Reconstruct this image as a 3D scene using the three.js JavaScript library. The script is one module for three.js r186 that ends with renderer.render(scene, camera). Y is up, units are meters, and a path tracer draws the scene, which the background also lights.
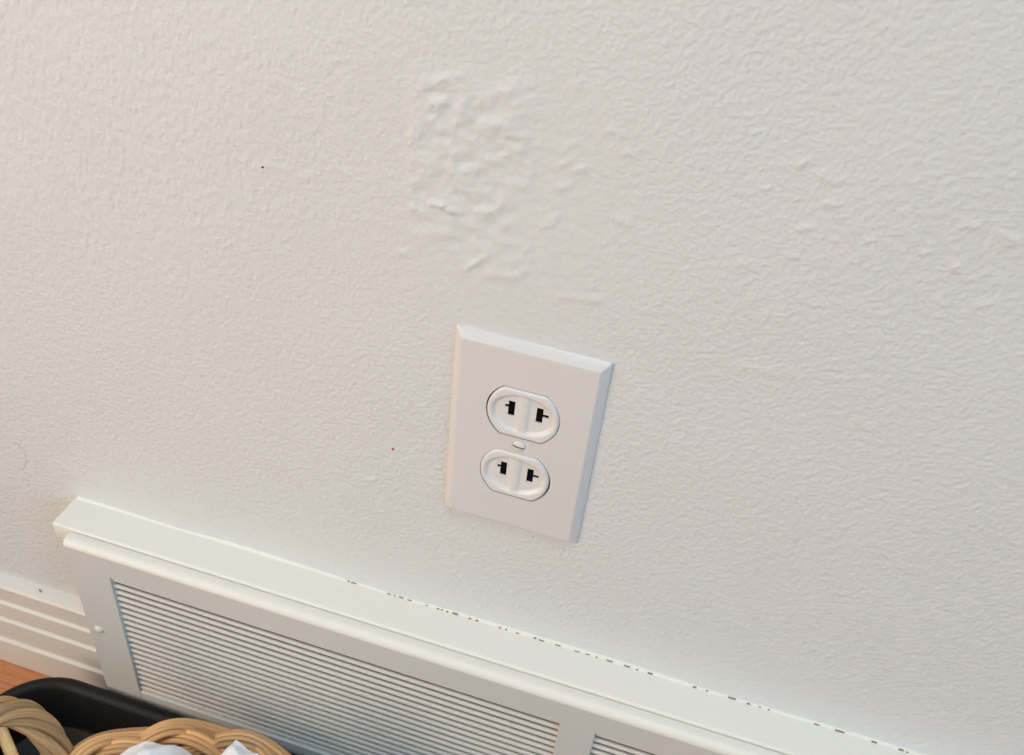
import * as THREE from 'three';
import { RectAreaLightUniformsLib } from 'three/addons/lights/RectAreaLightUniformsLib.js';
import { RoundedBoxGeometry } from 'three/addons/geometries/RoundedBoxGeometry.js';
import { mergeGeometries, mergeVertices, toCreasedNormals } from 'three/addons/utils/BufferGeometryUtils.js';
import { Brush, Evaluator, SUBTRACTION } from 'three-bvh-csg';
import { createNoise2D } from 'simplex-noise';

// ---------------------------------------------------------------- camera, light, exposure
// Lengths below are millimetres from the middle of the outlet plate (x right, y up, z out of the wall); FLOOR is the floor's y.
const FLOOR = -334.6, MM = 0.001;
const lin = (r, g, b) => new THREE.Color().setRGB(r, g, b);
const scene = new THREE.Scene();
const renderer = new THREE.WebGLRenderer();
renderer.toneMapping = THREE.LinearToneMapping;
renderer.toneMappingExposure = 0.98;
renderer.shadowMap.enabled = true;
const camera = new THREE.PerspectiveCamera(2 * Math.atan(377.5 / 946.5) * 180 / Math.PI, 1024 / 755, 0.02, 30);
camera.rotation.order = 'YXZ';
camera.rotation.set(-0.670317, 0.217914, 0.115607);
camera.position.set(0.06368, (297.49 - FLOOR) * MM, 0.32318);
scene.add(camera);

const SKY = new THREE.Color().setRGB(0.2, 0.2, 0.2);       // overcast sky outside the window
scene.background = SKY;
RectAreaLightUniformsLib.init();
// two windows, in the left and right walls: opening z0..z1, y0..y1 (metres); each one's daylight enters as a soft area light of its size
const RX0 = -0.8, RX1 = 1.6, RZ1 = 3.0, RH = 2.45;
const WIN_L = { z0: 0.5, z1: 1.4, y0: 0.06, y1: 1.2, color: lin(1.0, 0.83, 0.63), intensity: 5.15 };      // warm side: sunlit surroundings
const WIN_R = { z0: 0.6, z1: 1.8, y0: 0.4, y1: 1.8, color: lin(0.26, 0.70, 1.0), intensity: 3.5 };       // cool side: open sky
for (const [w, x, to] of [[WIN_L, RX0 - 0.02, 3], [WIN_R, RX1 + 0.02, -3]]) {
  const l = new THREE.RectAreaLight(w.color, w.intensity, w.z1 - w.z0 - 0.1, w.y1 - w.y0 - 0.1);
  l.position.set(x, (w.y0 + w.y1) / 2, (w.z0 + w.z1) / 2); l.lookAt(to, (w.y0 + w.y1) / 2, (w.z0 + w.z1) / 2); l.castShadow = true; scene.add(l);
}
const LAMP = { color: lin(0.98, 0.98, 1.0), intensity: 8.6, size: 0.6, x: 0.12, z: 0.8 };

// ---------------------------------------------------------------- helpers
function rng(seed) { let a = seed >>> 0; return () => { a = (a + 0x6D2B79F5) | 0; let t = Math.imul(a ^ (a >>> 15), 1 | a); t = (t + Math.imul(t ^ (t >>> 7), 61 | t)) ^ t; return ((t ^ (t >>> 14)) >>> 0) / 4294967296; }; }
const noise = createNoise2D(rng(7)), noise2 = createNoise2D(rng(21)), noise3 = createNoise2D(rng(99));
const smooth = (a, b, x) => { const t = Math.min(1, Math.max(0, (x - a) / (b - a))); return t * t * (3 - 2 * t); };
const V3 = (x, y, z) => new THREE.Vector3(x, y, z);
const taken = {};
function numbered(name) { const n = taken[name] = (taken[name] ?? -1) + 1; return n ? `${name}_${String(n).padStart(3, '0')}` : name; }
function mesh(name, geo, mat, parent) {
  const m = new THREE.Mesh(geo, mat); m.name = parent === scene ? numbered(name) : name; m.castShadow = m.receiveShadow = true;
  parent.add(m); return m;
}
// millimetre geometry around a thing whose base is [bx, by, bz] (also millimetres)
function part(name, geo, mat, parent, b = [0, 0, 0]) {
  geo.translate(-b[0], -b[1], -b[2]); geo.scale(MM, MM, MM); return mesh(name, geo, mat, parent);
}
function thing(name, label, category, b, group) {
  const o = new THREE.Group(); o.name = numbered(name); o.position.set(b[0] * MM, (b[1] - FLOOR) * MM, b[2] * MM);
  o.userData = { label, category }; if (group) o.userData.group = group; scene.add(o); return o;
}
const box = (x0, x1, y0, y1, z0, z1) => new THREE.BoxGeometry(x1 - x0, y1 - y0, z1 - z0).translate((x0 + x1) / 2, (y0 + y1) / 2, (z0 + z1) / 2);
const rbox = (x0, x1, y0, y1, z0, z1, r, s = 2) => new RoundedBoxGeometry(x1 - x0, y1 - y0, z1 - z0, s, r).translate((x0 + x1) / 2, (y0 + y1) / 2, (z0 + z1) / 2);
// profile [[z, y], ...] swept along x
function sweepX(pts, x0, x1, crease = 0.6) {
  const s = new THREE.Shape(pts.map(([z, y]) => new THREE.Vector2(z, y)));
  let g = new THREE.ExtrudeGeometry(s, { depth: x1 - x0, bevelEnabled: false });
  g.rotateY(-Math.PI / 2);                       // (z, y, along) -> x = -along
  g.translate(x1, 0, 0);
  return toCreasedNormals(g, crease);
}
function arc(cz, cy, r, a0, a1, n) { const o = []; for (let i = 0; i <= n; i++) { const a = (a0 + (a1 - a0) * i / n) * Math.PI / 180; o.push([cz + r * Math.cos(a), cy + r * Math.sin(a)]); } return o; }
class Path extends THREE.Curve { constructor(f) { super(); this.f = f; } getPoint(t, o = new THREE.Vector3()) { return o.copy(this.f(t)); } }
const tube = (f, seg, r, rad = 7, closed = false) => new THREE.TubeGeometry(new Path(f), seg, r, rad, closed);
const std = (o) => new THREE.MeshStandardMaterial(o), phy = (o) => new THREE.MeshPhysicalMaterial(o);

// tileable gradient noise: cells x cells lattice over the unit square
function tileNoise(cells, seed) {
  const r = rng(seed), gx = new Float32Array(cells * cells), gy = new Float32Array(cells * cells);
  for (let i = 0; i < gx.length; i++) { const a = r() * 6.2832; gx[i] = Math.cos(a); gy[i] = Math.sin(a); }
  return (u, v) => {
    const x = u * cells, y = v * cells, xi = Math.floor(x), yi = Math.floor(y), fx = x - xi, fy = y - yi;
    const x0 = ((xi % cells) + cells) % cells, x1 = (x0 + 1) % cells, y0 = ((yi % cells) + cells) % cells, y1 = (y0 + 1) % cells;
    const d = (ix, iy, dx, dy) => gx[iy * cells + ix] * dx + gy[iy * cells + ix] * dy;
    const sx = fx * fx * fx * (fx * (fx * 6 - 15) + 10), sy = fy * fy * fy * (fy * (fy * 6 - 15) + 10);
    const a = d(x0, y0, fx, fy), b = d(x1, y0, fx - 1, fy), c = d(x0, y1, fx, fy - 1), e = d(x1, y1, fx - 1, fy - 1);
    return (a + (b - a) * sx + (c + (e - c) * sx - a - (b - a) * sx) * sy) * 1.5;
  };
}
function texture(w, h, f, srgb = false) {
  const d = new Uint8Array(w * h * 4);
  for (let j = 0; j < h; j++) for (let i = 0; i < w; i++) {
    const c = f((i + 0.5) / w, (j + 0.5) / h), k = (j * w + i) * 4;
    for (let n = 0; n < 3; n++) d[k + n] = Math.max(0, Math.min(255, Math.round((Array.isArray(c) ? c[n] : c) * 255)));
    d[k + 3] = 255;
  }
  const t = new THREE.DataTexture(d, w, h, THREE.RGBAFormat); t.magFilter = THREE.LinearFilter; t.minFilter = THREE.LinearMipmapLinearFilter; t.generateMipmaps = true;
  t.wrapS = t.wrapT = THREE.RepeatWrapping; if (srgb) t.colorSpace = THREE.SRGBColorSpace; t.needsUpdate = true; return t;
}

// ---------------------------------------------------------------- materials
// relief of the rolled paint over the part of the wall in view (millimetres); it repeats beyond
const WX0 = -420, WX1 = 330, WY0 = FLOOR - 2, WY1 = 275;
const calmAt = (x, y) => Math.exp(-(((x + 15) / 56) ** 2) - (((y - 110) / 75) ** 2));          // trowelled area around the old patch
const leftAt = (x, y) => smooth(-20, -160, x) * smooth(-40, 90, y);                             // brushed, upright grain
const peelTex = texture(2048, 1664, (u, v) => {
  const x = WX0 + u * (WX1 - WX0), y = WY0 + v * (WY1 - WY0), l = leftAt(x, y), c = calmAt(x, y);
  let a = Math.max(noise(x / 2.9, y / 2.9), -0.5) * (1 - 0.5 * l);
  if (l > 0.02) a += 0.6 * l * noise3(x / 2.3 + 70, y / 5.2);
  return 0.45 + (1 - 0.75 * c) * (1 - 0.2 * smooth(20, 120, x)) * (0.20 * a + 0.06 * noise2(x / 1.6, y / 1.6)) + 0.10 * noise3(x / 5.5, y / 5.5);
});
const M = {
  wall: phy({ color: lin(0.745, 0.75, 0.75), roughness: 0.55, bumpMap: peelTex, bumpScale: 0.0006, specularIntensity: 0.5 }),
  plain: std({ color: lin(0.745, 0.75, 0.75), roughness: 0.8 }),
  trim: phy({ color: lin(0.74, 0.71, 0.67), roughness: 0.42 }),
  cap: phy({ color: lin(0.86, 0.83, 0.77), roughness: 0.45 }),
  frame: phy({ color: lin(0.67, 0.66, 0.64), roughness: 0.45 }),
  slat: phy({ color: lin(0.72, 0.68, 0.63), roughness: 0.5 }),
  shade_sheet: std({ color: lin(0.22, 0.19, 0.165), roughness: 0.9 }),
  plate: phy({ color: lin(0.76, 0.735, 0.735), roughness: 0.32 }),
  face: phy({ color: lin(0.80, 0.785, 0.78), roughness: 0.3 }),
  dark: phy({ color: lin(0.004, 0.0035, 0.003), roughness: 0.9, specularIntensity: 0.2 }),
  gap: std({ color: lin(0.03, 0.028, 0.026), roughness: 0.8 }),
  tray: phy({ color: lin(0.007, 0.007, 0.008), roughness: 0.5, specularIntensity: 0.55 }),
  cloth: std({ color: lin(0.80, 0.80, 0.82), roughness: 0.95 }),
  red: std({ color: lin(0.42, 0.02, 0.04), roughness: 0.6 }),
  speck: std({ color: lin(0.05, 0.04, 0.035), roughness: 0.8 }),
  chip: std({ color: lin(0.24, 0.19, 0.14), roughness: 0.9 }),
  glass: phy({ color: 0xffffff, transmission: 1, thickness: 0, roughness: 0.02 }),
  lampRim: std({ color: lin(0.8, 0.8, 0.8), roughness: 0.4 }),
  lampGlow: std({ color: lin(0.9, 0.9, 0.88), emissive: LAMP.color, emissiveIntensity: 1.5, roughness: 0.6 }),
};

// ---------------------------------------------------------------- room shell (metres)
const S = { kind: 'structure' };
// back wall: rolled paint with an old plaster patch, real relief where the photograph looks at it
const FEATURES = [[-57.1,155.5,-58.3,137.6,2.0,0.25],[-58.3,137.6,-57.4,119.8,1.6,0.22],[-57.4,119.8,-57.4,107.2,1.5,0.2],[-56.4,157.2,-47.9,163.5,2.2,0.3],[-47.9,163.5,-36.5,168.0,2.2,0.25],[-53.8,153.1,-45.2,156.4,2.4,0.4],[-39.1,159.9,-37.9,154.0,2.0,0.55],[-40.3,154.3,-35.8,157.2,1.8,0.4],[-34.7,164.6,-32.3,157.5,1.8,0.35],[-41.1,147.4,-35.4,151.4,2.2,0.4],[-29.7,149.4,-23.7,152.3,2.4,0.45],[-20.6,148.2,-13.9,148.0,2.4,0.45],[-19.1,154.0,-23.5,149.9,2,0.3],[-22.8,164.7,-15.5,167.7,4,0.35],[-40.6,137.3,-40.9,127.9,1.4,0.35],[-37.2,129.6,-30.1,132.9,1.8,0.35],[-28.4,136.7,-21.0,135.8,1.6,0.35],[-47.2,148.9,-55.1,143.2,2.5,0.3],[-49.4,112.3,-44.3,112.6,1.3,0.75],[-44.3,112.2,-40.4,110.9,1.3,0.65],[-40.4,110.9,-36.1,111.0,1.3,0.5],[-30.3,113.3,-26.4,116.1,1.1,0.3],[-25.4,114.5,-20.6,116.6,1.3,0.45],[-20.7,117.9,-18.9,121.0,1.2,0.35],[-57.5,109.0,-56.6,107.8,1.2,0.5],[-12.3,128.2,-11.3,127.1,1.6,0.45],[-39.7,122.2,-40.8,119.3,1.6,0.3],[-14.9,143.0,-12.0,145.2,2,0.3],[-32.8,85.4,-28.7,89.9,1.3,0.45],[-28.7,89.9,-24.3,94.5,1.3,0.4],[-22.3,85.8,-12.8,86.9,2.2,0.4],[-10.3,88.0,-7.3,91.8,1.8,0.4],[-8.2,101.0,-6.8,103.2,1.5,0.35],[-16.4,93.2,-10.3,96.7,2,0.25],[-1.5,115.5,2.2,118.6,2,0.45],[-2.5,113.0,0.3,114.1,1.4,0.4],[1.0,140.4,5.3,143.4,1.6,0.3],[1.0,146.5,5.5,150.6,1.8,0.3],[6.6,139.6,10.6,141.4,1.6,0.45],[1.8,131.0,5.9,132.8,1.5,0.4],[-7.5,146.2,-4.4,146.5,1.4,0.3],[2.5,172.1,4.5,171.3,1.5,0.35],[17.6,157.9,22.1,157.4,1.6,0.35],[24.3,150.9,27.7,150.4,1.5,0.35],[27.0,123.4,31.0,122.7,1.7,0.5],[16.6,84.6,24.0,85.7,1.6,0.4],[8.2,83.8,14.5,84.5,1.6,0.3],[-63.2,84.3,-60.1,86.6,1.5,0.3],[-83.9,155.2,-95.3,160.4,1.2,0.35],[-95.3,160.4,-85.8,163.7,1.4,0.3],[-92.4,148.7,-86.1,151.2,1.3,0.2],[94.5,157.4,97.3,156.2,1.5,0.5],[98.4,147.9,101.2,147.8,1.5,0.5],[85.0,159.4,87.0,161.0,1.5,0.3],[91.9,135.8,95.8,137.1,1.4,0.45],[87.2,146.4,88.1,147.0,1.1,0.4],[67.5,167.9,68.2,168.1,1,0.4],[145.7,132.6,147.3,134.7,1.4,0.4],[147.3,134.7,153.5,130.1,1.3,0.4],[144.3,150.8,147.6,150.9,1.6,0.45],[158.0,149.6,161.4,147.7,1.9,0.55],[159.8,120.7,163.4,122.2,1.5,0.4],[74.7,149.3,77.0,148.7,1.4,0.3],[74.8,116.3,77.8,116.3,1.4,0.35],[91.2,125.0,93.5,124.8,1.4,0.4],[115.8,136.8,117.0,137.5,1.2,0.4],[86.5,70.9,109.6,72.0,1.5,0.25],[138.2,56.5,143.3,55.5,1.6,0.3],[146.8,120.1,148.8,118.5,1.4,0.3],[-33.8,-30.5,-32.8,-28.8,1.3,0.5],[-40.5,-32.3,-38.9,-32.4,1.2,0.55],[-78.6,-54.8,-74.1,-53.9,1.4,0.5],[-55.3,-32.8,-53.3,-30.7,1.4,0.4],[-126.3,110.2,-124.5,109.7,1.2,0.2],[-124.3,112.0,-118.3,112.9,1.3,0.3],[-116.1,112.5,-112.5,112.0,1.6,0.4],[-107.1,110.0,-99.8,113.5,1.7,0.4],[-89.9,117.6,-85.9,115.8,1.5,0.3],[-151.6,104.9,-148.2,105.2,1.2,0.3]];
const bumps = [];
{ const r = rng(5);                                         // loose nibs of paint, mostly on the right half
  for (let i = 0; i < 420; i++) { const x = -400 + 730 * Math.pow(r(), 0.75), y = -130 + 390 * r(); const a = r() * 3.1; const l = 0.3 + 1.8 * r(); bumps.push([x, y, x + l * Math.cos(a), y + 0.6 * l * Math.sin(a), 0.8 + 0.6 * r(), 0.06 + 0.2 * r() * r()]); } }
const CELL = 20, cells = new Map();
for (const f of [...FEATURES, ...bumps]) {
  const m = f[4] * 3.2;
  for (let i = Math.floor((Math.min(f[0], f[2]) - m) / CELL); i <= Math.floor((Math.max(f[0], f[2]) + m) / CELL); i++)
    for (let j = Math.floor((Math.min(f[1], f[3]) - m) / CELL); j <= Math.floor((Math.max(f[1], f[3]) + m) / CELL); j++) { const k = i * 1000 + j; if (!cells.has(k)) cells.set(k, []); cells.get(k).push(f); }
}
function wallHeight(x, y) {                                 // millimetres
  const calm = calmAt(x, y), left = leftAt(x, y);
  const right = smooth(20, 120, x);
  const wx = x + 1.5 * noise3(x / 15, y / 15), wy = y + 1.5 * noise3(y / 15 + 9, x / 15);
  let h = 0.13 * noise(wx / 4.2, wy / 4.2) * (1 - 0.75 * calm) * (1 - 0.6 * left);
  h += 0.16 * noise2(wx / 3.6, wy / 9) * left;
  h += (0.09 + 0.09 * right) * Math.max(0, noise2(wx / 6.5 + 40, wy / 5.5) - 0.15) * (1 - 0.6 * calm);
  h += 0.5 * noise(x / 120 + 5, y / 120);
  const inside = smooth(-62, -54, x) * smooth(-4, -18, x) * smooth(80, 104, y) * smooth(172, 160, y);
  if (inside > 0) h += inside * (0.24 + 0.38 * noise2(x / 13, y / 11) + 0.42 * (1 - Math.abs(noise(x / 11 + 3, y / 9))) * smooth(105, 140, y) - 0.15);
  const around = Math.exp(-(((x + 12) / 40) ** 2) - (((y - 105) / 45) ** 2));
  h += around * 0.16 * noise3(x / 9 + 30, y / 8);
  const near = cells.get(Math.floor(x / CELL) * 1000 + Math.floor(y / CELL));
  if (near) for (const [ax, ay, bx, by, s, a] of near) {
    const dx = bx - ax, dy = by - ay, t = Math.max(0, Math.min(1, ((x - ax) * dx + (y - ay) * dy) / (dx * dx + dy * dy + 1e-6)));
    const d2 = (x - ax - t * dx) ** 2 + (y - ay - t * dy) ** 2; h += (ax < -80 ? 0.6 : 1.05) * a * Math.exp(-d2 / (s * s * 0.9));
  }
  return h;
}
{
  const X0 = WX0, X1 = WX1, Y0 = WY0, Y1 = WY1, step = 1.0, nx = Math.round((X1 - X0) / step), ny = Math.round((Y1 - Y0) / step);
  const pos = new Float32Array((nx + 1) * (ny + 1) * 3), uv = new Float32Array((nx + 1) * (ny + 1) * 2), idx = new Uint32Array(nx * ny * 6);
  let k = 0;
  for (let j = 0; j <= ny; j++) for (let i = 0; i <= nx; i++, k++) {
    const x = X0 + (X1 - X0) * i / nx, y = Y0 + (Y1 - Y0) * j / ny;
    const edge = smooth(0, 25, Math.min(x - X0, X1 - x, Y1 - y));
    pos[k * 3] = x * MM; pos[k * 3 + 1] = (y - FLOOR) * MM; pos[k * 3 + 2] = edge * wallHeight(x, y) * MM;
    uv[k * 2] = i / nx; uv[k * 2 + 1] = j / ny;
  }
  k = 0;
  for (let j = 0; j < ny; j++) for (let i = 0; i < nx; i++) { const a = j * (nx + 1) + i, b = a + 1, c = a + nx + 1, d = c + 1; idx[k++] = a; idx[k++] = b; idx[k++] = d; idx[k++] = a; idx[k++] = d; idx[k++] = c; }
  const fine = new THREE.BufferGeometry();
  fine.setAttribute('position', new THREE.BufferAttribute(pos, 3)); fine.setAttribute('uv', new THREE.BufferAttribute(uv, 2)); fine.setIndex(new THREE.BufferAttribute(idx, 1));
  fine.computeVertexNormals();
  const fx0 = X0 * MM, fx1 = X1 * MM, fy1 = (Y1 - FLOOR) * MM, fy0 = (Y0 - FLOOR) * MM;
  const flat = (x0, x1, y0, y1) => {
    const g = new THREE.PlaneGeometry(x1 - x0, y1 - y0).translate((x0 + x1) / 2, (y0 + y1) / 2, 0), p = g.attributes.position, u = g.attributes.uv;
    for (let i = 0; i < p.count; i++) u.setXY(i, (p.getX(i) / MM - X0) / (X1 - X0), (p.getY(i) / MM + FLOOR - Y0) / (Y1 - Y0));
    return g;
  };
  const core = new THREE.BoxGeometry(RX1 - RX0 + 0.2, RH + 0.1, 0.1).translate((RX0 + RX1) / 2, RH / 2, -0.056);
  const g = mergeGeometries([fine, flat(RX0, fx0, fy0, RH), flat(fx1, RX1, fy0, RH), flat(fx0, fx1, fy1, RH), core]);
  const w = mesh('wall_back', g, M.wall, scene); w.userData = { ...S };
  // marks on the paint
  const mark = (name, label, x, y, pts, mat, z = 0.25) => {
    const s = new THREE.Shape(pts.map(([a, b]) => new THREE.Vector2(x + a, y + b)));
    const gg = new THREE.ExtrudeGeometry(s, { depth: 0.25, bevelEnabled: false }); gg.translate(0, 0, wallHeight(x, y) - 0.1); gg.translate(0, -FLOOR, 0); gg.scale(MM, MM, MM);
    const m = mesh(name, gg, mat, w); m.userData = { label }; return m;
  };
  mark('red_speck', 'tiny red speck on the wall left of the outlet', -64, -28.4, [[-0.7, -0.4], [0.1, -0.75], [0.8, -0.1], [0.6, 0.6], [-0.3, 0.7]], M.red);
  mark('dark_speck', 'tiny dark speck high on the wall', -123.9, 111.2, [[-0.7, -0.3], [0, -0.5], [0.6, 0.1], [0.2, 0.5], [-0.4, 0.3]], M.speck);
  const hp = [[-302.5, -107.9], [-298.6, -113.8], [-299.4, -122.4], [-304.5, -131]].map(([x, y]) => V3(x, y - FLOOR, wallHeight(x, y) + 0.05));
  const hair = new THREE.TubeGeometry(new THREE.CatmullRomCurve3(hp), 20, 0.16, 5); hair.scale(MM, MM, MM);
  mesh('hair', hair, std({ color: lin(0.55, 0.51, 0.46), roughness: 0.8 }), w).userData = { label: 'fine hair caught in the wall paint' };
}
function boxes(name, list, mat) { const m = mesh(name, mergeGeometries(list), mat, scene); m.userData = { ...S }; return m; }
boxes('ceiling', [box(RX0 - 0.1, RX1 + 0.1, RH, RH + 0.1, -0.1, RZ1 + 0.1)], M.plain);
// side walls, each with a window
function sideWall(name, xa, xb, w) { boxes(name, [box(xa, xb, 0, RH, 0, w.z0), box(xa, xb, 0, RH, w.z1, RZ1), box(xa, xb, 0, w.y0, w.z0, w.z1), box(xa, xb, w.y1, RH, w.z0, w.z1)], M.plain); }
sideWall('wall_left', RX0 - 0.1, RX0, WIN_L); sideWall('wall_right', RX1, RX1 + 0.1, WIN_R);
boxes('wall_front', [box(RX0 - 0.1, RX1 + 0.1, 0, RH, RZ1, RZ1 + 0.1)], M.plain);
for (const [name, w, xm, xi] of [['window_1', WIN_L, RX0 - 0.06, RX0], ['window_2', WIN_R, RX1 + 0.06, RX1]]) {
  const o = new THREE.Group(); o.name = name; o.userData = { ...S }; scene.add(o);
  const t = 0.02, ym = (w.y0 + w.y1) / 2;
  mesh('window_frame', mergeGeometries([box(xm - t, xm + t, w.y0, w.y0 + 0.05, w.z0, w.z1), box(xm - t, xm + t, w.y1 - 0.05, w.y1, w.z0, w.z1), box(xm - t, xm + t, w.y0, w.y1, w.z0, w.z0 + 0.05), box(xm - t, xm + t, w.y0, w.y1, w.z1 - 0.05, w.z1), box(xm - t, xm + t, ym - 0.02, ym + 0.02, w.z0, w.z1)]), M.trim, o);
  for (const [a, b] of [[w.y0 + 0.05, ym - 0.02], [ym + 0.02, w.y1 - 0.05]])
    mesh('pane', new THREE.PlaneGeometry(w.z1 - w.z0 - 0.1, b - a).rotateY(Math.PI / 2).translate(xm, (a + b) / 2, (w.z0 + w.z1) / 2), M.glass, o);
  mesh('window_sill', rbox(xi - 0.05, xi + 0.05, w.y0 - 0.02, w.y0, w.z0 - 0.04, w.z1 + 0.04, 0.006), M.trim, o);
}
{ // flush ceiling lamp with its light
  const o = new THREE.Group(); o.name = 'ceiling_lamp'; o.position.set(LAMP.x, RH, LAMP.z); o.userData = { label: 'square white flush ceiling lamp above the wall', category: 'lamp' }; scene.add(o);
  mesh('lamp_housing', rbox(-LAMP.size / 2 - 0.02, LAMP.size / 2 + 0.02, -0.05, 0, -LAMP.size / 2 - 0.02, LAMP.size / 2 + 0.02, 0.01), M.lampRim, o);
  mesh('lamp_diffuser', rbox(-LAMP.size / 2, LAMP.size / 2, -0.07, -0.045, -LAMP.size / 2, LAMP.size / 2, 0.008), M.lampGlow, o);
  const l = new THREE.RectAreaLight(LAMP.color, LAMP.intensity, LAMP.size, LAMP.size);
  l.position.set(LAMP.x, RH - 0.075, LAMP.z); l.lookAt(LAMP.x, 0, LAMP.z); l.castShadow = true; scene.add(l);
}
{ // oak strip floor, every board of its own
  const fl = mesh('floor', box(RX0 - 0.1, RX1 + 0.1, -0.12, -0.015, -0.1, RZ1 + 0.1), std({ color: lin(0.08, 0.05, 0.03), roughness: 0.9 }), scene); fl.userData = { ...S };
  const ga = tileNoise(64, 31), gb = tileNoise(24, 32), W = 0.0571, mats = [];
  for (let k = 0; k < 4; k++) {
    const tone = [1, 0.9, 1.08, 0.96][k], t = texture(512, 128, (u, v) => {
      const w = v * 0.25 + 0.012 * gb(u * 0.25 + k * 0.3, v * 0.3), g = ga(u * 0.08 + k * 0.21, w * 2.4 + k * 0.13), p = ga(u * 0.6 + k * 0.1, v * 1.0), f = 1 - 0.16 * Math.max(0, g) - 0.10 * Math.max(0, p - 0.25);
      return [0.735 * f * tone, 0.505 * f * f * tone, 0.335 * f * f * tone];
    }, true);
    mats.push(phy({ map: t, roughness: 0.42 }));
  }
  const r = rng(77), lens = [0.9, 1.2, 1.5, 0.6], geos = lens.map((L) => { const g = box(0, L - 0.0006, -0.015, 0, 0, W - 0.0006); const p = g.attributes.position, u = g.attributes.uv; for (let i = 0; i < p.count; i++) u.setXY(i, p.getX(i) / 0.9, p.getZ(i) / W); return g; });
  for (let row = 0; row * W < RZ1; row++) {
    let x = RX0 - 0.5 * r();
    while (x < RX1) { const k = Math.floor(r() * 4); const m = mesh('plank', geos[k], mats[Math.floor(r() * 4)], fl); m.position.set(x, 0, row * W); x += lens[k]; }
  }
}
{ // stepped baseboard either side of the vent cabinet
  const top = [[-1, -250], [-1, -247], [3, -247.5], [7.5, -249.5]];
  const led = (z, y, zn) => [[z, y + 1.2], [z + 0.4, y + 0.4], [zn - 1.0, y - 0.4], [zn - 0.2, y - 1.0], [zn, y - 2.0]];
  const prof = [[-1, FLOOR], ...top, [9, -251.5], ...led(9.0, -266.5, 11), ...led(11, -284.0, 13), ...led(13, -306.5, 15.5), [15.5, FLOOR + 0.4], [15, FLOOR]];
  const mk = (name, x0, x1) => { const g = sweepX(prof, x0, x1, 0.35); g.translate(0, -FLOOR, 0); g.scale(MM, MM, MM); const m = mesh(name, g, M.trim, scene); m.userData = { ...S }; return m; };
  const bl = mk('baseboard_left', RX0 / MM, -256.6); mk('baseboard_right', 371.6, RX1 / MM);
  const s = new THREE.Shape([[-1.6, 0.6], [-0.4, 0.9], [1.5, -0.6], [0.8, -1.0], [-0.8, -0.2]].map(([a, b]) => new THREE.Vector2(a - 318, b + 0)));
  const g = new THREE.ExtrudeGeometry(s, { depth: 0.3, bevelEnabled: false }); g.rotateX(-1.4); g.translate(0, -FLOOR - 247.4, 4.0); g.scale(MM, MM, MM);
  mesh('paint_chip', g, M.chip, bl).userData = { label: 'small dark chip on the top edge' };
}

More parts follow.
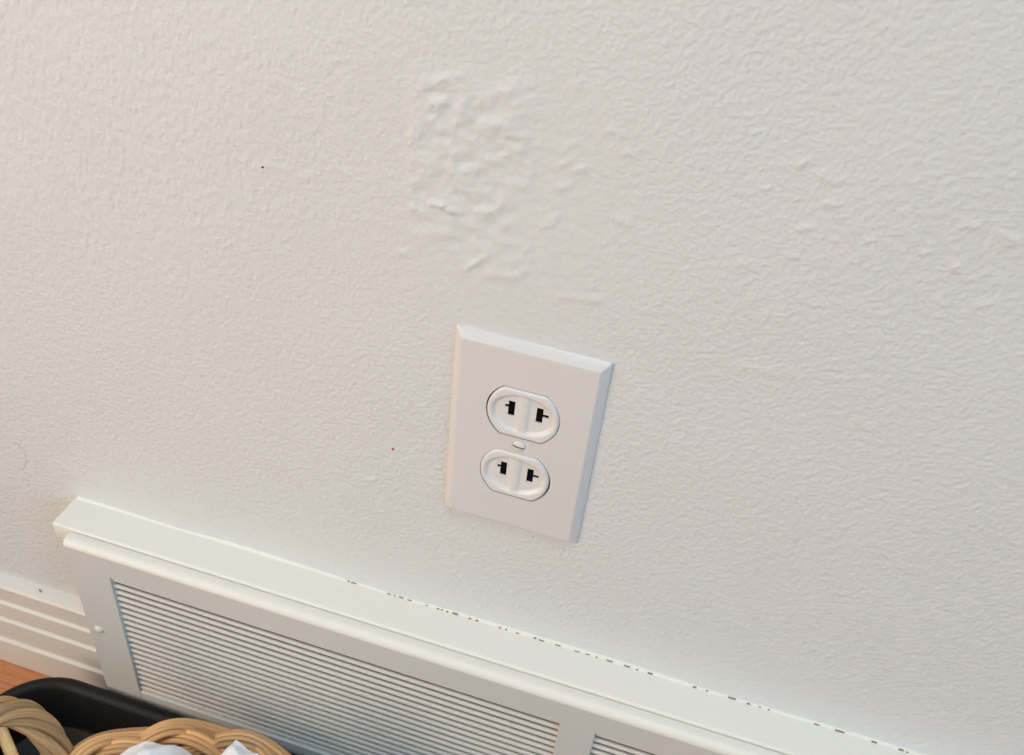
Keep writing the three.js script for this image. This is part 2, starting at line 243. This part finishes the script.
// ---------------------------------------------------------------- vent cabinet
{
  const X0 = -256.5, X1 = 371, ZF = 31, B = [X0, FLOOR, 0];
  const v = thing('vent_cover', 'long white painted floor-level vent cover with fine horizontal louvres', 'vent cover', B);
  // cap board with softened edges
  const cap = [[-0.3, -153], ...arc(21.3, -151.8, 1.2, -90, 0, 3), ...arc(21.1, -142.4, 1.4, 0, 90, 4), [-0.3, -141]];
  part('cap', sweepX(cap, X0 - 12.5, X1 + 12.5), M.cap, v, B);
  const bead = [[-0.4, -141.1], [1.8, -141.05], ...arc(1.8, -139.4, 1.6, 265, 190, 5), [-0.4, -139.2]];
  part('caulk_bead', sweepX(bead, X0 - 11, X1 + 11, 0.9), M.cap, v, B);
  // broken line where the caulk has cracked
  const cr = [], r = rng(12);
  for (let x = -90; x < 330;) { const L = 1 + 5 * r() * r(); if (r() < 0.6) { const y = -140.75 + 0.15 * noise(x / 6, 2); cr.push(box(x, x + L, y, y + 0.12 + 0.16 * r(), 0.5, 1.35 + 0.2 * r())); } x += L + 1 + 6 * r(); }
  const ck = part('crack', mergeGeometries(cr), M.chip, v, B); ck.userData = { kind: 'stuff', label: 'broken dark crack in the caulk line' };
  // face frame
  const rail = [[22.6, -164.5], [ZF, -164.5], [ZF, -147.4], [22.6, -147.4]];
  const railTop = [[22.8, -147.4], [ZF + 0.1, -147.4], ...arc(ZF - 4.1, -146.8, 4.2, 0, 90, 10), ...arc(23.6, -143.4, 0.8, 90, 180, 3)];
  part('rail_top_highlight', sweepX(railTop, X0, X1, 0.6), M.cap, v, B);  // rounded top of the rail; its highlight is put into the lighter colour
  part('top_rail', sweepX(rail, X0, X1, 0.5), M.frame, v, B);
  part('bottom_rail', rbox(X0 + 27, X1 - 27, FLOOR, -282, 23, ZF, 0.8), M.frame, v, B);
  for (const [a, b] of [[X0, X0 + 27], [47.4, 67.4], [X1 - 27, X1]]) part('stile', rbox(a, b, a === 47.4 ? -282.2 : FLOOR, -164.3, 23, ZF - 0.05, 0.7), M.frame, v, B);
  for (const [a, b] of [[X0 + 1, X0 + 8], [X1 - 8, X1 - 1]]) part('side_panel', box(a, b, FLOOR, -153, 0.5, 23), M.frame, v, B);
  part('shade_sheet', box(X0 + 8, X1 - 8, FLOOR + 1, -153.2, 20, 21.5), M.shade_sheet, v, B);  // added dark sheet; its colour is the shade behind the slats
  const n = 20, pitch = (282 - 164.5) / n;
  const prof = [[27.5, -1.1], ...arc(28.6, -0.5, 0.8, -80, 10, 3), ...arc(28.4, 0.7, 0.8, 10, 90, 3), [27.5, 1.4]];
  for (const [a, b] of [[X0 + 25, 49], [66, X1 - 25]]) {
    const shared = sweepX(prof, a, b, 0.7); shared.translate(-B[0], 0, 0); shared.scale(MM, MM, MM);
    for (let i = 0; i < n; i++) { const m = mesh('slat', shared, M.slat, v); m.position.y = (-164.5 - (i + 0.62) * pitch - FLOOR) * MM; }
  }
  for (const x of [X0 + 8, X1 - 8]) {
    const s = new THREE.SphereGeometry(3.4, 16, 8, 0, Math.PI * 2, 0, Math.PI / 2).rotateX(Math.PI / 2).scale(1, 0.9, 0.6).translate(x, -223, ZF - 0.3);
    part('screw', s, M.slat, v, B).userData = { label: 'screw head painted over white' };
  }
}

// ---------------------------------------------------------------- outlet
{
  const B = [0, -57.15, 0], T = 4.6, bev = 4.2;
  const o = thing('wall_outlet', 'white double wall outlet on the textured wall', 'wall outlet', B);
  const outline = (r, flat, cy, n = 40) => {                // circle cut flat above and below, counter-clockwise
    const a0 = Math.asin(flat / r), pts = [];
    for (let s = 0; s < 2; s++) for (let i = 0; i <= n; i++) { const a = s * Math.PI - a0 + 2 * a0 * i / n; pts.push(new THREE.Vector2(r * Math.cos(a), cy + r * Math.sin(a))); }
    return pts;
  };
  const round = (w, h, r, n = 5) => { const p = []; for (const [cx, cy, a] of [[w - r, h - r, 0], [-w + r, h - r, 90], [-w + r, -h + r, 180], [w - r, -h + r, 270]]) for (let i = 0; i <= n; i++) { const t = (a + 90 * i / n) * Math.PI / 180; p.push(new THREE.Vector2(cx + r * Math.cos(t), cy + r * Math.sin(t))); } return p; };
  // plate: stacked loops for the rim and bevel, then a face with its three openings
  const W = 35, H = 57.15, loops = [[W, H, -0.4, 1.0], [W, H, 0.9, 1.0], [W - 0.25, H - 0.25, 1.35, 1.0], [W - bev + 0.7, H - bev + 0.7, T - 0.28, 0.9], [W - bev + 0.25, H - bev + 0.25, T - 0.05, 0.8], [W - bev - 0.4, H - bev - 0.4, T, 0.7]];
  const P = [], I = [], per = round(1, 1, 0.1).length;
  for (const [w, h, z, r] of loops) for (const q of round(w, h, r)) P.push(q.x, q.y, z);
  for (let l = 0; l + 1 < loops.length; l++) for (let i = 0; i < per; i++) { const a = l * per + i, b = l * per + (i + 1) % per, c = a + per, d = b + per; I.push(a, b, d, a, d, c); }
  let rim = new THREE.BufferGeometry(); rim.setAttribute('position', new THREE.Float32BufferAttribute(P, 3)); rim.setIndex(I); rim = toCreasedNormals(rim, 0.35);
  const last = loops[loops.length - 1], fs = new THREE.Shape(round(last[0], last[1], last[3]));
  for (const cy of [19.05, -19.05]) fs.holes.push(new THREE.Path(outline(17.45, 14.3, cy).reverse()));
  const sh = []; for (let i = 0; i < 24; i++) sh.push(new THREE.Vector2(3.3 * Math.cos(-i * Math.PI / 12), 3.3 * Math.sin(-i * Math.PI / 12)));
  fs.holes.push(new THREE.Path(sh));
  const front = new THREE.ExtrudeGeometry(fs, { depth: 2.6, bevelEnabled: false }).translate(0, 0, T - 2.6);
  const strip = (g) => { const q = g.index ? g.toNonIndexed() : g; for (const n of Object.keys(q.attributes)) if (n !== 'position' && n !== 'normal') q.deleteAttribute(n); return q; };
  part('cover_plate', mergeGeometries([strip(rim), strip(toCreasedNormals(front, 0.4))]), M.plate, o, B);
  part('gap_shade_sheet', box(-22, 22, -46, 46, -0.3, 0.9), M.gap, o, B).userData = { label: 'dark sheet standing in for shade in the gaps' };  // dark sheet added behind the plate to paint shade into the gaps
  const ev = new Evaluator(); ev.useGroups = false; ev.attributes = ['position', 'normal'];
  for (const [cy, ox] of [[19.05, 0.2], [-18.9, -0.25]]) {
    // receptacle: raised rim, dished middle, upright bar between the slots
    const n = 96, R = 40, P2 = [], I2 = [], rr = 16.95, fl = 13.8, z0 = 1.0;
    const edgeAt = (a) => Math.min(rr, fl / Math.max(1e-6, Math.abs(Math.sin(a))));
    const zAt = (x, y, t) => {
      const d = Math.min(rr - Math.hypot(x, y), fl - Math.abs(y));               // distance in from the outline
      let z = T + 0.9 - 0.9 * (1 - smooth(0, 1.1, d)) ** 2 - 0.15;
      const dish = smooth(2.3, 4.6, Math.min(13.6 - Math.hypot(x * 0.86, y * 1.16) + 2.3, d + 0.6));
      z -= dish * (1.5 - 1.0 * Math.exp(-((x / 2.4) ** 4)));
      return z;
    };
    P2.push(ox, cy, zAt(0, 0, 0));
    for (let k = 1; k <= R; k++) for (let i = 0; i < n; i++) { const a = i * 2 * Math.PI / n, t = k / R, e = edgeAt(a) * t, x = e * Math.cos(a), y = e * Math.sin(a); P2.push(ox + x, cy + y, zAt(x, y, t)); }
    const ringB = P2.length / 3; for (let i = 0; i < n; i++) { const a = i * 2 * Math.PI / n, e = edgeAt(a); P2.push(ox + e * Math.cos(a), cy + e * Math.sin(a), z0 - 3); }
    const cen = P2.length / 3; P2.push(ox, cy, z0 - 3);
    for (let i = 0; i < n; i++) { const j = (i + 1) % n; I2.push(0, 1 + i, 1 + j); for (let k = 0; k < R; k++) { const a = 1 + k * n + i, b = 1 + k * n + j, c = (k + 1 < R ? 1 + (k + 1) * n : ringB) + i, d = (k + 1 < R ? 1 + (k + 1) * n : ringB) + j; I2.push(a, c, d, a, d, b); } I2.push(cen, ringB + j, ringB + i); }
    const g = new THREE.BufferGeometry(); g.setAttribute('position', new THREE.Float32BufferAttribute(P2, 3)); g.setIndex(I2); g.computeVertexNormals();
    const slot = (s) => {                                    // upright slot with a short arm pointing outwards
      const up = s < 0 ? 1.0 : 0.4, arm = s < 0 ? 2.8 : 3.9, w = 1.55, h = 4.3;
      const p = [[w * -s, -h], [w * s, -h], [w * s, up - 0.95], [(w + arm - 1.2) * s, up - 0.95], [(w + arm - 1.2) * s, up + 0.95], [w * s, up + 0.95], [w * s, h], [w * -s, h]].map(([x, y]) => new THREE.Vector2(ox + 0.8 + 6.6 * s + x, cy + 1.6 + y));
      return new THREE.Shape(s < 0 ? p.reverse() : p);
    };
    let body = new Brush(g); body.updateMatrixWorld();
    for (const s of [-1, 1]) { const c = new Brush(strip(new THREE.ExtrudeGeometry(slot(s), { depth: 9, bevelEnabled: false }).translate(0, 0, 0.6))); c.updateMatrixWorld(); body = ev.evaluate(body, c, SUBTRACTION); body.updateMatrixWorld(); }
    const m = part('receptacle', toCreasedNormals(strip(body.geometry), 0.6), M.face, o, B);
    for (const s of [-1, 1]) part('slot', new THREE.ExtrudeGeometry(slot(s), { depth: 2.9, bevelEnabled: false }).translate(0, 0, 0.2), M.dark, m, B).userData = { label: 'dark fill standing in for shade in the plug slot' };  // near-black block, the shade inside each slot painted as colour
  }
  const head = []; for (let i = 0; i <= 10; i++) { const a = i / 10 * Math.PI / 2; head.push(new THREE.Vector2(3.1 * Math.sin(a), 0.9 * Math.cos(a))); } head.push(new THREE.Vector2(3.1, -1.5), new THREE.Vector2(0, -1.5));
  let hb = new Brush(mergeVertices(strip(new THREE.LatheGeometry(head, 28).rotateX(Math.PI / 2).translate(0, 0, T + 0.1)))); hb.updateMatrixWorld();
  const cb = new Brush(strip(new THREE.BoxGeometry(8, 0.8, 1.4).rotateZ(-0.12).translate(0, 0, T + 1.2))); cb.updateMatrixWorld();
  const sg = ev.evaluate(hb, cb, SUBTRACTION);
  part('screw', toCreasedNormals(strip(sg.geometry), 0.6), M.face, o, B).userData = { label: 'white slotted screw' };
}

// ---------------------------------------------------------------- black tray on the floor
{
  const X0 = -322, X1 = 90, Z0 = 33, Z1 = 330, TOP = -287, B = [(X0 + X1) / 2, FLOOR, (Z0 + Z1) / 2];
  const t = thing('boot_tray', 'shallow black plastic tray with rounded corners and rolled rim', 'tray', B);
  const n = 14, loop = (ins, y, r) => { const p = []; for (const [cx, cz, a] of [[X1 - ins - r, Z0 + ins + r, 270], [X1 - ins - r, Z1 - ins - r, 0], [X0 + ins + r, Z1 - ins - r, 90], [X0 + ins + r, Z0 + ins + r, 180]]) for (let i = 0; i <= n; i++) { const q = (a + 90 * i / n) * Math.PI / 180; p.push([cx + r * Math.cos(q), y, cz + r * Math.sin(q)]); } return p; };
  const loft = (ls, capStart, capEnd) => {
    const P = [], I = [], m = ls[0].length; for (const l of ls) for (const q of l) P.push(...q);
    for (let k = 0; k + 1 < ls.length; k++) for (let i = 0; i < m; i++) { const a = k * m + i, b = k * m + (i + 1) % m; I.push(a, a + m, b, b, a + m, b + m); }
    for (const [on, k, s] of [[capStart, 0, 1], [capEnd, ls.length - 1, -1]]) if (on) { const c = P.length / 3; P.push(B[0], ls[k][0][1], B[2]); for (let i = 0; i < m; i++) { const a = k * m + i, b = k * m + (i + 1) % m; s > 0 ? I.push(a, b, c) : I.push(b, a, c); } }
    const g = new THREE.BufferGeometry(); g.setAttribute('position', new THREE.Float32BufferAttribute(P, 3)); g.setIndex(I); return toCreasedNormals(g, 0.7);
  };
  part('pan', loft([loop(11, FLOOR, 36), loop(5, TOP - 4, 42), loop(7.5, TOP - 1.5, 40), loop(9.5, TOP - 4, 38), loop(12, FLOOR + 9, 36), loop(13.5, FLOOR + 5, 34), loop(17, FLOOR + 3, 31)], true, true), M.tray, t, B);
  const lip = []; for (const [i, y] of [[1.0, TOP - 7], [0, TOP - 5], [0.3, TOP - 2.6], [1.8, TOP - 0.8], [4, TOP], [6.5, TOP - 0.5], [8.4, TOP - 2], [9.4, TOP - 4.2], [8.0, TOP - 4.4], [5.5, TOP - 2.2], [2.0, TOP - 4], [1.6, TOP - 7], [1.0, TOP - 7]]) lip.push(loop(i, y, 47 - i));
  part('rim', loft(lip, false, false), M.tray, t, B);
  // raised panel in the tray floor
  part('floor_panel', loft([loop(34, FLOOR + 3, 22), loop(36, FLOOR + 4.2, 20)], false, true), M.tray, t, B);
}

// ---------------------------------------------------------------- wicker basket standing in the tray
const CX = -133, CZ = 169, RIM = -236;
{
  const base = FLOOR + 4.4, B = [CX, base, CZ];
  const b = thing('wicker_basket', 'round natural wicker basket with braided rim and looped handle, standing in the tray', 'basket', B);
  const ga = tileNoise(48, 61);
  const reedTex = (tone) => texture(256, 32, (u, v) => { const g = ga(u * 0.04, v * 0.6), p = ga(u * 0.15, v * 0.3 + 0.4), f = tone * (1 + 0.10 * g + 0.10 * p); return [0.90 * f, 0.715 * f * (1 + 0.02 * g), 0.51 * f]; }, true);
  const reeds = [1.07, 0.93, 1.0, 0.82].map((t) => std({ map: reedTex(t), roughness: 0.6 }));
  const brown = [0.84, 0.74].map((t) => std({ map: reedTex(t), roughness: 0.65 }));
  const pale = std({ map: reedTex(1.14), roughness: 0.55 });
  const R0 = 103, r = rng(404);
  // rim: three strands of four reeds, plaited
  const waves = 5, strand = (k) => (t) => { const th = t * 2 * Math.PI, ph = waves * th + k * 2 * Math.PI / 3; const rad = R0 + 7.0 * Math.sin(ph), y = RIM + 5.2 * Math.sin(2 * ph + 0.6); return V3(CX + rad * Math.cos(th), y, CZ + rad * Math.sin(th)); };
  const beside = (f, off, lift) => (t) => { const p = f(t), q = f(t + 0.0008), d = q.clone().sub(p).normalize(), out = V3(p.x - CX, 0, p.z - CZ).normalize(), up = V3(0, 1, 0).addScaledVector(out, 0.35).normalize(), side = new THREE.Vector3().crossVectors(d, up).normalize(); return p.addScaledVector(side, off).addScaledVector(up, lift); };
  for (let k = 0; k < 3; k++) for (let j = 0; j < 4; j++) {
    const off = (j - 1.5) * 3.45, w = r() * 9, f = beside(strand(k), off, -Math.abs(off) * 0.22);
    part('rim_reed', tube((t) => { const p = f(t); p.y += 0.5 * Math.sin(t * 44 + w); return p; }, 260, 1.72, 7, true), reeds[Math.floor(r() * 4)], b, B);
  }
  // wall: upright stakes and weavers
  const rad = (y) => 78 + (R0 - 4 - 78) * smooth(0, 1, (y - base) / (RIM - base)) ;
  const ns = 26;
  for (let i = 0; i < ns; i++) { const th = i * 2 * Math.PI / ns; part('stake', tube((t) => { const y = base + 2 + (RIM - 4 - base) * t, q = rad(y); return V3(CX + q * Math.cos(th), y, CZ + q * Math.sin(th)); }, 10, 1.9, 6), reeds[i % 4], b, B); }
  for (let y = base + 4, k = 0; y < RIM - 8; y += 4.1, k++) { const s = k % 2 ? 1 : -1; part('weaver', tube((t) => { const th = t * 2 * Math.PI, q = rad(y) + s * 2.6 * Math.sin(ns / 2 * th); return V3(CX + q * Math.cos(th), y + 0.4 * Math.sin(9 * th + k), CZ + q * Math.sin(th)); }, 180, 2.0, 6, true), reeds[Math.floor(r() * 4)], b, B); }
  part('basket_base', new THREE.CylinderGeometry(80, 78, 4, 40).translate(CX, base + 2, CZ), reeds[1], b, B);
  // looped handle at the left end
  const A = V3(-221, RIM, 104.6), o = V3(A.x - CX, 0, A.z - CZ).normalize(), tg = V3(o.z, 0, -o.x); if (tg.z < 0) tg.negate();
  const up = V3(0, 1, 0).addScaledVector(o, 0.3).normalize(), nn = new THREE.Vector3().crossVectors(tg, up).normalize();
  const arch = (t) => { const a = Math.PI * t; return A.clone().addScaledVector(tg, 27 - 24 * Math.cos(a)).addScaledVector(up, -4 + 54 * Math.pow(Math.sin(a), 0.8)); };
  for (let k = 0; k < 6; k++) {
    const ph = k * 2 * Math.PI / 6 + 0.25 * (r() - 0.5);
    part('handle_reed', tube((t) => { const tt = 0.02 + 0.96 * t, p = arch(tt), d = arch(Math.min(1, tt + 0.004)).sub(arch(Math.max(0, tt - 0.004))).normalize(), s = new THREE.Vector3().crossVectors(d, nn).normalize(), w = ph + tt * 6.5; return p.addScaledVector(s, 5.6 * Math.cos(w)).addScaledVector(nn, 5.0 * Math.sin(w)); }, 70, 2.5 + 0.5 * r(), 8), brown[k % 2], b, B);
  }
  const core = arch; part('handle_core', tube((t) => core(0.03 + 0.94 * t), 40, 4.0, 8), brown[1], b, B);
  part('handle_post', tube((t) => A.clone().addScaledVector(tg, 24).addScaledVector(up, -4 + 46 * t), 12, 3.2, 10), pale, b, B).userData = { label: 'pale smooth post under the handle' };
}
// one crumpled white cloth stuffed into the basket, with two folds standing up against the far rim
{
  const nz = createNoise2D(rng(3)), nw = createNoise2D(rng(14)), R = 87, rings = 60, n = 132, bottom = FLOOR + 9, P = [], I = [];
  const top = (x, z) => {
    const d = Math.hypot(x - CX, z - CZ) / R, wx = x + 7 * nw(x / 40, z / 40), wz = z + 7 * nw(z / 40 + 5, x / 40);
    const fold = 1 - Math.abs(nz(wx / 46, wz / 46)), fine = 1 - Math.abs(nw(wx / 24 + 8, wz / 24));
    let y = -268 + 22 * fold * fold + 3 * fine * fine;
    const bump = (cx, cz, sx, sz, a) => a * Math.exp(-(Math.abs((x - cx) / sx) ** 3) - Math.abs((z - cz) / sz) ** 3);
    y += bump(-163, 111, 30, 27, 66) + bump(-104, 100, 24, 28, 100);
    const cap = -206 + 19 * smooth(-140, -122, x) + 3.5 * nz(x / 12, z / 12);      // the cloth folds over at the top
    y = cap - 5 * Math.log(1 + Math.exp((cap - y) / 5));
    return y - 20 * smooth(0.96, 1.0, d);
  };
  P.push(CX, top(CX, CZ), CZ);
  for (let k = 1; k <= rings; k++) for (let i = 0; i < n; i++) { const a = i * 2 * Math.PI / n, r = R * k / rings * (1 + 0.02 * nz(Math.cos(a) * 3, Math.sin(a) * 3)), x = CX + r * Math.cos(a), z = CZ + r * Math.sin(a); P.push(x, top(x, z), z); }
  const last = 1 + (rings - 1) * n;
  for (let i = 0; i < n; i++) { const a = i * 2 * Math.PI / n; P.push(CX + 70 * Math.cos(a), bottom, CZ + 70 * Math.sin(a)); }
  const c = P.length / 3; P.push(CX, bottom, CZ);
  for (let i = 0; i < n; i++) {
    const j = (i + 1) % n; I.push(0, 1 + j, 1 + i, c, last + n + i, last + n + j);
    for (let k = 0; k < rings; k++) { const a = 1 + k * n + i, b = 1 + k * n + j; I.push(a, b, b + n, a, b + n, a + n); }
  }
  let g = new THREE.BufferGeometry(); g.setAttribute('position', new THREE.Float32BufferAttribute(P, 3)); g.setIndex(I); g = toCreasedNormals(g, 1.0);
  const B = [CX, bottom, CZ]; g.translate(-B[0], -B[1], -B[2]); g.scale(MM, MM, MM);
  const o = mesh('crumpled_cloth', g, M.cloth, scene); o.position.set(B[0] * MM, (B[1] - FLOOR) * MM, B[2] * MM);
  o.userData = { label: 'crumpled white cloth stuffed into the wicker basket', category: 'cloth' };
}

renderer.render(scene, camera);
